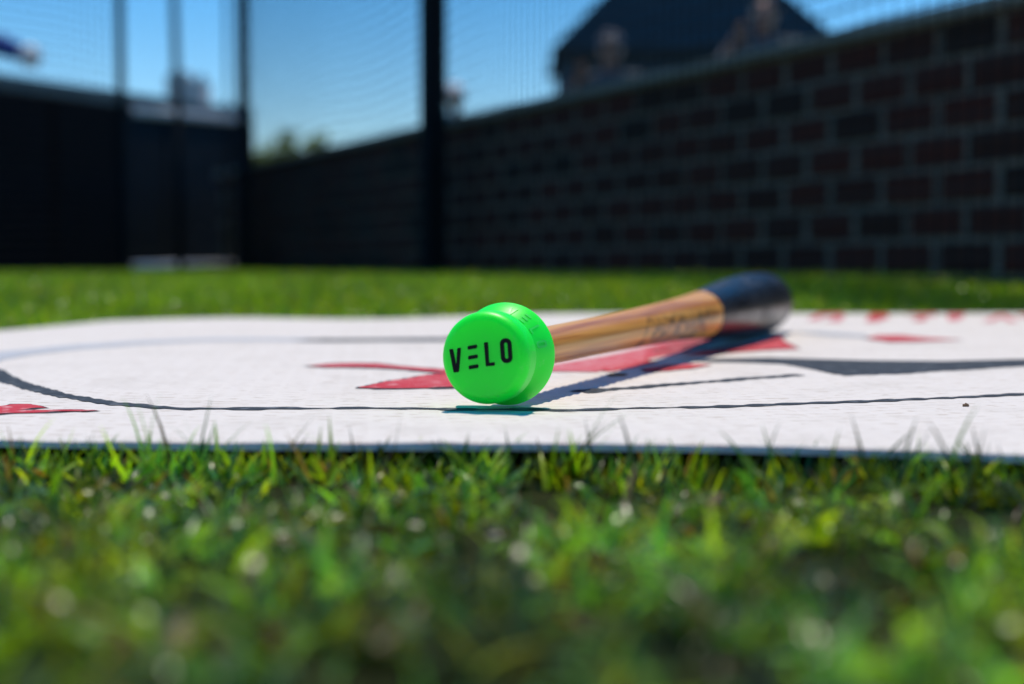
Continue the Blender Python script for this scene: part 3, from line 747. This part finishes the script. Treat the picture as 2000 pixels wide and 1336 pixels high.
# chain link panel with pale rails between the corner post and the thin post
ch = empty('chain_link_panel', pC.lerp(pA, .5)); tag(ch, 'chain link fence panel with pale steel rails between thin post and corner post', 'fence')
mid = ch.location.copy()
def rail(z0, z1, r, name='rail', a=0.04, b=0.96):
    bm = bmesh.new(); q0 = pC.lerp(pA, a) - mid; q1 = pC.lerp(pA, b) - mid
    tube(bm, (q0.x, q0.y, z0), (q1.x, q1.y, z1), r, 14); return bm_obj(name, bm, M_galv, ch, True)
rail(0.885, 0.893, 0.024, a=0.10, b=0.93); rail(0.078, 0.088, 0.018, a=0.08, b=0.90); rail(2.60, 2.60, 0.017)
bm = bmesh.new(); q0 = pC.lerp(pA, .86) - mid; tube(bm, (q0.x, q0.y, 0.0), (q0.x, q0.y, 2.6), 0.009, 10); bm_obj('tension_bar', bm, M_post, ch, True)
bm = bmesh.new(); q0 = pC.lerp(pA, .03) - mid; q1 = pC.lerp(pA, .97) - mid; L = (q1 - q0).length; dd = (q1 - q0) / L; pit = 0.046; H = 2.55
nD = int((L + H) / pit)
for i in range(nD + 1):
    c = i * pit
    for sgn in (0, 1):
        s0, z0 = (c, 0) if c <= L else (L, c - L); s1, z1 = (0, c) if c <= H else (c - H, H)
        if sgn: s0, s1 = L - s0, L - s1
        a = q0 + dd * s0; b_ = q0 + dd * s1
        tube(bm, (a.x, a.y, 0.06 + z0), (b_.x, b_.y, 0.06 + z1), 0.0013, 3, caps=False)
M_wire = simple('wire', (0.10, 0.11, 0.12), 0.4, metal=0.5)
tag(bm_obj('wire_mesh', bm, M_wire, ch), kind='stuff')
# gate leaf stile in the middle of the panel
bm = bmesh.new(); q0 = pC.lerp(pA, .46) - mid; tube(bm, (q0.x, q0.y - .03, 0.02), (q0.x, q0.y - .03, 1.0), 0.02, 10); bm_obj('stile', bm, M_post, ch, True)
# tall lamp mast standing behind the panel
b = at_y(356, 520, 19.0); lm = empty('light_mast', (b.x, 19.0, 0.0)); tag(lm, 'slim dark teal mast standing behind the chain link panel', 'mast')
M_mast = simple('teal_paint', (0.02, 0.05, 0.065), 0.5)
bm = bmesh.new(); tube(bm, (0, 0, 0), (-0.14, 0, 7.5), 0.060, 12, 0.045); bm_obj('shaft', bm, M_mast, lm, True)
bm = bmesh.new(); tube(bm, (0, 0, 0), (0, 0, 0.25), 0.13, 12, 0.08); bm_obj('base', bm, M_mast, lm, True)
bm = bmesh.new(); box(bm, (-0.75, -.08, 7.5), (0.45, .08, 7.72)); bm_obj('lamp_head', bm, M_mast, lm)

# ------------------------------------------------------------------ background buildings and tree
def roof_poly(bm, pts): bm.faces.new([bm.verts.new(q) for q in pts])
HY = 46.0
e0 = at_y(1080, 92, HY); hx0 = e0.x; eave = e0.z; hx1 = at_y(1660, 92, HY).x
house = empty('house', ((hx0 + hx1) / 2, HY, 0)); tag(house, 'dark slate hipped roof house rising behind the brick wall', 'house')
hw = (hx1 - hx0) / 2
M_hwall = simple('house_wall', (0.035, 0.055, 0.075), 0.8, var=0.15, scale=3)
M_slate = simple('slate', (0.007, 0.022, 0.040), 1.0, var=0.3, scale=2.5, spec=0.0)
M_dark = simple('eave_paint', (0.012, 0.018, 0.022), 0.6)
bm = bmesh.new(); box(bm, (-hw + .3, .3, -0.2), (hw - .3, 7.0, eave - .15)); bm_obj('wall', bm, M_hwall, house)
bm = bmesh.new(); rz = eave + hw * 0.98
v = [bm.verts.new(q) for q in ((-hw, 0, eave), (hw, 0, eave), (hw, 7.4, eave), (-hw, 7.4, eave), (-0.6, 3.7, rz), (0.6, 3.7, rz))]
for f in ((0, 1, 5, 4), (1, 2, 5), (2, 3, 4, 5), (3, 0, 4)): bm.faces.new([v[i] for i in f])
bm.faces.new([v[i] for i in (3, 2, 1, 0)]); roof = bm_obj('roof', bm, M_slate, house)
bm = bmesh.new(); box(bm, (-hw - .06, -.12, eave - .2), (hw + .06, -0.01, eave - .01)); bm_obj('gutter', bm, M_dark, house)
M_glass = simple('window_glass', (0.02, 0.03, 0.04), 0.1)
for wx in (-3.0, 0.0, 3.0):
    for wz in (1.0, 3.9):
        bm = bmesh.new(); box(bm, (wx - .55, .22, wz), (wx + .55, .296, wz + 1.4)); w_ = bm_obj('window', bm, M_dark, house)
        bm = bmesh.new(); box(bm, (wx - .48, .20, wz + .07), (wx + .48, .217, wz + 1.33)); bm_obj('pane', bm, M_glass, w_)
# stone tower far behind the chain link
TY = 120.0
c0 = at_y(325, 205, TY); c1 = at_y(398, 205, TY); topz = at_y(360, 156, TY).z
tw = empty('stone_tower', ((c0.x + c1.x) / 2, TY, 0)); tag(tw, 'far grey stone tower with corner pinnacles and pointed middle gable', 'tower')
M_stone = simple('grey_stone', (0.58, 0.56, 0.56), 0.9, var=0.1, scale=1.0)
hw2 = (c1.x - c0.x) / 2
bm = bmesh.new(); box(bm, (-hw2, 0, -0.2), (hw2, 3, topz)); bm_obj('shaft', bm, M_stone, tw)
for sgn in (-1, 1):
    bm = bmesh.new(); box(bm, (sgn * (hw2 - .25) - .25, -.05, topz + .005), (sgn * (hw2 - .25) + .25, .5, topz + .45)); bm_obj('pinnacle', bm, M_stone, tw)
bm = bmesh.new(); vs3 = [bm.verts.new(q) for q in ((-.75, 0, topz + .005), (.75, 0, topz + .005), (0, 0, topz + .85), (-.75, 1, topz + .005), (.75, 1, topz + .005), (0, 1, topz + .85))]
for f in ((0, 1, 2), (5, 4, 3), (0, 2, 5, 3), (1, 4, 5, 2), (0, 3, 4, 1)): bm.faces.new([vs3[i] for i in f])
bm_obj('gable', bm, M_stone, tw)
bm = bmesh.new(); box(bm, (-hw2 - 1.3, -.5, -0.2), (-hw2 - .02, 3, at_y(300, 198, TY).z)); box(bm, (hw2 + .02, -.5, -.2), (hw2 + 3.2, 3, at_y(300, 205, TY).z)); bm_obj('side_wing', bm, M_stone, tw)
# tree beyond the wall
def tree(px, Y, topy, rx, label, n_leaf=2600):
    b = at_y(px, 520, Y); tz = at_y(px, topy, Y).z
    t = empty('tree', (b.x, Y, 0)); tag(t, label, 'tree')
    bm = bmesh.new(); tube(bm, (0, 0, -.1), (0.05, 0, tz * .45), .13, 10, .09); tube(bm, (0.05, 0, tz * .44), (-.3, .1, tz * .75), .08, 8, .03)
    tube(bm, (0.05, 0, tz * .44), (.4, -.1, tz * .72), .07, 8, .03); tube(bm, (0.05, 0, tz * .44), (.05, .2, tz * .9), .07, 8, .02)
    bm_obj('trunk', bm, simple('bark', (0.06, 0.045, 0.03), .9), t, True)
    cz = tz * .68; cent = rng.normal(0, 1, (26, 3)); cent /= np.linalg.norm(cent, axis=1)[:, None]
    cent = cent * rng.uniform(.3, .85, (26, 1)) * np.array([rx, rx, tz * .30]) + np.array([0, 0, cz])
    pp = cent[rng.integers(0, 26, n_leaf)] + rng.normal(0, .17, (n_leaf, 3)) * np.array([rx * .6, rx * .6, 1.0])
    pp[:, 2] = np.minimum(pp[:, 2], tz)
    a1 = rng.normal(0, 1, (n_leaf, 3)); a1 /= np.linalg.norm(a1, axis=1)[:, None]; a2 = np.cross(a1, rng.normal(0, 1, (n_leaf, 3))); a2 /= np.linalg.norm(a2, axis=1)[:, None]
    s_ = rng.uniform(.05, .11, (n_leaf, 1))
    Vt = np.stack([pp - a1 * s_, pp + a2 * s_ * .5, pp + a1 * s_, pp - a2 * s_ * .5], 1).reshape(-1, 3)
    me = np_mesh('crown', Vt, np.arange(n_leaf * 4).reshape(-1, 4))
    at = me.attributes.new('tint', 'FLOAT_COLOR', 'POINT'); c4 = np.ones((n_leaf, 4, 4), np.float32)
    c4[:, :, :3] = (np.array([0.15, 0.19, 0.012]) * rng.uniform(.6, 1.4, (n_leaf, 1)))[:, None, :]; at.data.foreach_set('color', c4.ravel())
    link('crown', me, M_grass, t)
tree(592, 26.0, 258, 0.8, 'small round tree in bright leaf behind the low end of the brick wall')
tree(508, 30.0, 280, 0.9, 'lower darker green tree beside the round one behind the brick wall')

# ------------------------------------------------------------------ people
M_skin = {}
def skin(c):
    if c not in M_skin:
        m, n, l, p = new_mat('skin'); p.inputs['Base Color'].default_value = (*c, 1); p.inputs['Roughness'].default_value = .5
        p.inputs['Subsurface Weight'].default_value = .15; p.inputs['Subsurface Radius'].default_value = (1, .3, .2); p.inputs['Subsurface Scale'].default_value = .01
        M_skin[c] = m
    return M_skin[c]
ico = bmesh.new(); bmesh.ops.create_icosphere(ico, subdivisions=2, radius=1); ico.verts.ensure_lookup_table()
ICO_V = np.array([v.co[:] for v in ico.verts]); ICO_F = np.array([[v.index for v in f.verts] for f in ico.faces]); ico.free()
class Blob:
    """overlapping tapered pieces that are fused into one continuous skin"""
    def __init__(s): s.v = []; s.f = []; s.n = 0
    def ball(s, c, r):
        r = np.array([r, r, r]) if np.isscalar(r) else np.array(r)
        s.v.append(ICO_V * r + np.array(c)); s.f.append(ICO_F + s.n); s.n += len(ICO_V)
    def limb(s, a, b, ra, rb, flat=1.0):
        a, b = np.array(a, float), np.array(b, float); k = max(2, int(np.linalg.norm(b - a) / (min(ra, rb) * .45)))
        for i in range(k + 1):
            t = i / k; r = ra + (rb - ra) * t; s.ball(a + (b - a) * t, (r, r * flat, r))
    def build(s, name, mat, parent, voxel, smooth=6):
        me = np_mesh(name, np.concatenate(s.v), np.concatenate(s.f)); o = link(name, me, mat)
        md = o.modifiers.new('fuse', 'REMESH'); md.mode = 'VOXEL'; md.voxel_size = voxel; md.use_smooth_shade = True
        ms = o.modifiers.new('soft', 'SMOOTH'); ms.iterations = smooth; ms.factor = .5
        dg = bpy.context.evaluated_depsgraph_get()
        nm = bpy.data.meshes.new_from_object(o.evaluated_get(dg)); o.modifiers.clear(); o.data = nm
        nm.materials.clear(); nm.materials.append(mat); nm.shade_smooth(); o.parent = parent
        return o
def person(loc, rotz, H, skin_c, shirt_c, trouser_c, head, label, armL, armR, glove=False):
    """faces local -y; armL/armR = (elbow, wrist) in local metres for a 1.75 m figure; L is local -x"""
    k = H / 1.75
    root = empty('person', loc); root.rotation_euler = (0, 0, rotz); root.scale = (k, k, k); tag(root, label, 'person', 'people standing behind the walls')
    bd = Blob(); sk = skin(skin_c)
    bd.ball((0, 0, 1.635), (.074, .092, .112)); bd.ball((0, -.02, 1.575), (.058, .066, .062)); bd.limb((0, .012, 1.56), (0, .02, 1.44), .052, .058)
    bd.limb((0, -.088, 1.648), (0, -.108, 1.612), .010, .015); bd.ball((0, -.085, 1.565), (.026, .012, .010)); bd.ball((0, -.078, 1.668), (.050, .016, .012))
    for s_ in (-1, 1): bd.ball((s_ * .078, .01, 1.63), (.011, .022, .034))
    bd.ball((0, 0, 1.30), (.155, .105, .17)); bd.ball((0, 0, 1.12), (.135, .095, .15)); bd.ball((0, .01, .97), (.155, .11, .11))
    bd.limb((-.10, .01, 1.43), (.10, .01, 1.43), .062, .062)
    for s_, (el, wr) in ((-1, armL), (1, armR)):
        sh = (s_ * .18, .01, 1.415)
        bd.ball(sh, .066); bd.limb(sh, el, .052, .040); bd.limb(el, wr, .042, .027)
        el_, wr_ = np.array(el), np.array(wr); d = (wr_ - el_); d /= np.linalg.norm(d); side_ = np.cross(d, [0, -1, 0.3]); side_ /= np.linalg.norm(side_)
        nrm = np.cross(side_, d); pc = wr_ + d * .05
        if not glove:
            for q in np.linspace(-.03, .03, 4): bd.limb(wr_ + d * .02 + side_ * q * .6, wr_ + d * .088 + side_ * q, .013, .011)
            for q, ln in zip(np.linspace(-.031, .031, 4), (.055, .072, .078, .066)):
                a = wr_ + d * .09 + side_ * q; b_ = a + d * ln * .55 + nrm * .006; c_ = b_ + d * ln * .40 + nrm * .022
                bd.limb(a, b_, .0092, .0086); bd.limb(b_, c_, .0086, .0076)
            a = wr_ + d * .03 + side_ * .030; b_ = a + side_ * .028 + d * .035; bd.limb(a, b_, .012, .010); bd.limb(b_, b_ + d * .03 + nrm * .008, .010, .0085)
        else:
            bd.limb(wr_, wr_ + d * .03, .026, .026)
    for s_ in (-1, 1):
        bd.limb((s_ * .085, .01, .93), (s_ * .095, -.01, .50), .082, .056); bd.limb((s_ * .095, -.01, .50), (s_ * .10, .02, .09), .054, .036); bd.limb((s_ * .10, .04, .045), (s_ * .115, -.15, .04), .042, .034)
    bd.build('body', sk, root, .0085)
    shb = Blob(); shb.ball((0, 0, 1.30), (.172, .122, .178)); shb.ball((0, 0, 1.12), (.152, .114, .17)); shb.ball((0, .01, .97), (.170, .124, .10)); shb.limb((-.10, .012, 1.428), (.10, .012, 1.428), .071, .071)
    for s_, (el, wr) in ((-1, armL), (1, armR)):
        sh = np.array((s_ * .18, .01, 1.415)); shb.ball(sh, .076)
        shb.limb(sh, el, .064, .055)
        if glove: shb.limb(el, np.array(el) + (np.array(wr) - np.array(el)) * .93, .070, .056)
    shb.build('shirt', simple('shirt_cloth', shirt_c, .85, var=.12, scale=20), root, .011)
    tr = Blob(); tr.ball((0, .01, .94), (.172, .128, .10))
    for s_ in (-1, 1): tr.limb((s_ * .085, .01, .92), (s_ * .095, -.01, .50), .096, .070); tr.limb((s_ * .095, -.01, .50), (s_ * .10, .02, .12), .070, .056)
    tr.build('trousers', simple('trouser_cloth', trouser_c, .85, var=.1, scale=20), root, .013)
    for s_ in (-1, 1):
        b_ = Blob(); b_.limb((s_ * .10, .045, .055), (s_ * .116, -.165, .045), .052, .044); b_.build('shoe', M_black, root, .012)
        e_ = Blob(); e_.ball((s_ * .030, -.080, 1.645), (.012, .008, .006)); me = np_mesh('eye', np.concatenate(e_.v), np.concatenate(e_.f), True); link('eye', me, M_black, root)
    kind, hc = head
    hb = Blob()
    if kind == 'cap':
        hb.ball((0, .012, 1.690), (.090, .104, .078)); M_c = simple('cap_cloth', hc, .8, var=.1)
        for q in np.linspace(-.055, .055, 7): hb.limb((q, -.07, 1.688), (q * .9, -.165 + abs(q) * .5, 1.672), .009, .007)
        hb.build('cap', M_c, root, .009)
        hr = Blob(); hr.ball((0, .045, 1.635), (.080, .066, .07)); hr.build('hair', simple('hair', (0.02, 0.013, 0.010), .6), root, .012)
    else:
        hb.ball((0, .022, 1.680), (.092, .100, .088)); hb.ball((0, .05, 1.62), (.084, .066, .08)); hb.build('hair', simple('hair', hc, .55), root, .010)
    if glove:
        for el, wr in (armR,):
            el_, wr_ = np.array(el), np.array(wr); d = (wr_ - el_); d /= np.linalg.norm(d); side_ = np.cross(d, [0, -1, 0.3]); side_ /= np.linalg.norm(side_); nrm = np.cross(side_, d)
            g = Blob(); g.ball(wr_ + d * .05, (.072, .072, .072))
            for q, ln in zip(np.linspace(-.032, .032, 4), (.05, .066, .070, .06)):
                a = wr_ + d * .08 + side_ * q; b_ = a + d * ln * .5 + nrm * .015; g.limb(a, b_, .014, .013); g.limb(b_, b_ + d * ln * .2 + nrm * .03, .013, .012)
            a = wr_ + d * .03 + side_ * .034; g.limb(a, a + side_ * .03 + d * .04, .016, .014)
            g.build('glove', simple('white_glove', (.80, .79, .78), .6, var=.05), root, .007)
    return root
def stand(px, Y, head_py, H):
    q = at_y(px, head_py, Y); return (q.x, Y, q.z - 1.635 * H / 1.75)
DOWN = lambda s: ((s * .24, .03, 1.13), (s * .25, -.06, .90))
person(stand(1192, 9.5, 97, 1.72), R(-8), 1.72, (0.36, 0.18, 0.125), (0.045, 0.065, 0.080), (0.05, 0.06, 0.08), ('cap', (0.085, 0.09, 0.11)),
       'person in grey cap with one raised hand behind the brick wall', ((-.30, -.10, 1.22), (-.20, -.26, 1.40)), DOWN(1))
person(stand(1494, 8.8, 25, 1.80), R(-12), 1.80, (0.40, 0.20, 0.145), (0.04, 0.06, 0.07), (0.04, 0.05, 0.06), ('hair', (0.012, 0.010, 0.010)),
       'dark haired person with hand raised beside the chin behind the brick wall', ((-.30, -.12, 1.25), (-.17, -.26, 1.42)), DOWN(1))
person(stand(889, 12.5, 190, 1.72), R(10), 1.72, (0.42, 0.20, 0.12), (0.22, 0.25, 0.25), (0.05, 0.05, 0.07), ('cap', (0.80, 0.79, 0.80)),
       'person in white cap half hidden by the thick black post', DOWN(-1), DOWN(1))
pl = at_y(-97, 40, 8.6)
person((pl.x, 8.6, 0.0), R(8), 1.76, (0.30, 0.15, 0.10), (0.010, 0.06, 0.30), (0.05, 0.05, 0.06), ('cap', (0.01, 0.03, 0.16)),
       'person in blue sleeves reaching out a white gloved hand above the padded wall', DOWN(-1), ((.30, -.08, 1.385), (.44, -.14, 1.33)), glove=True)

# ------------------------------------------------------------------ crumbs on the mat
M_crumb = simple('dry_soil', (0.13, 0.075, 0.04), .9)
for i, (a, b_, s_, lab) in enumerate(((1886, 793, .0016, 'brown soil crumb on the mat below the long black line'), (1206, 735, .0030, 'flat brown plant scrap beside the bat shadow'))):
    q = onmat(a, b_); bm = bmesh.new(); bmesh.ops.create_icosphere(bm, subdivisions=2, radius=s_)
    for v in bm.verts: v.co *= random.uniform(.75, 1.2); v.co.z *= (.35 if i == 1 else .8); v.co.x *= (2.6 if i == 1 else 1.1)
    o = bm_obj('soil_crumb' if i != 1 else 'plant_scrap', bm, M_crumb); o.location = (q[0], q[1], float(mat_top(*q)) + s_ * .4); tag(o, lab, 'crumb' if i != 1 else 'plant scrap')
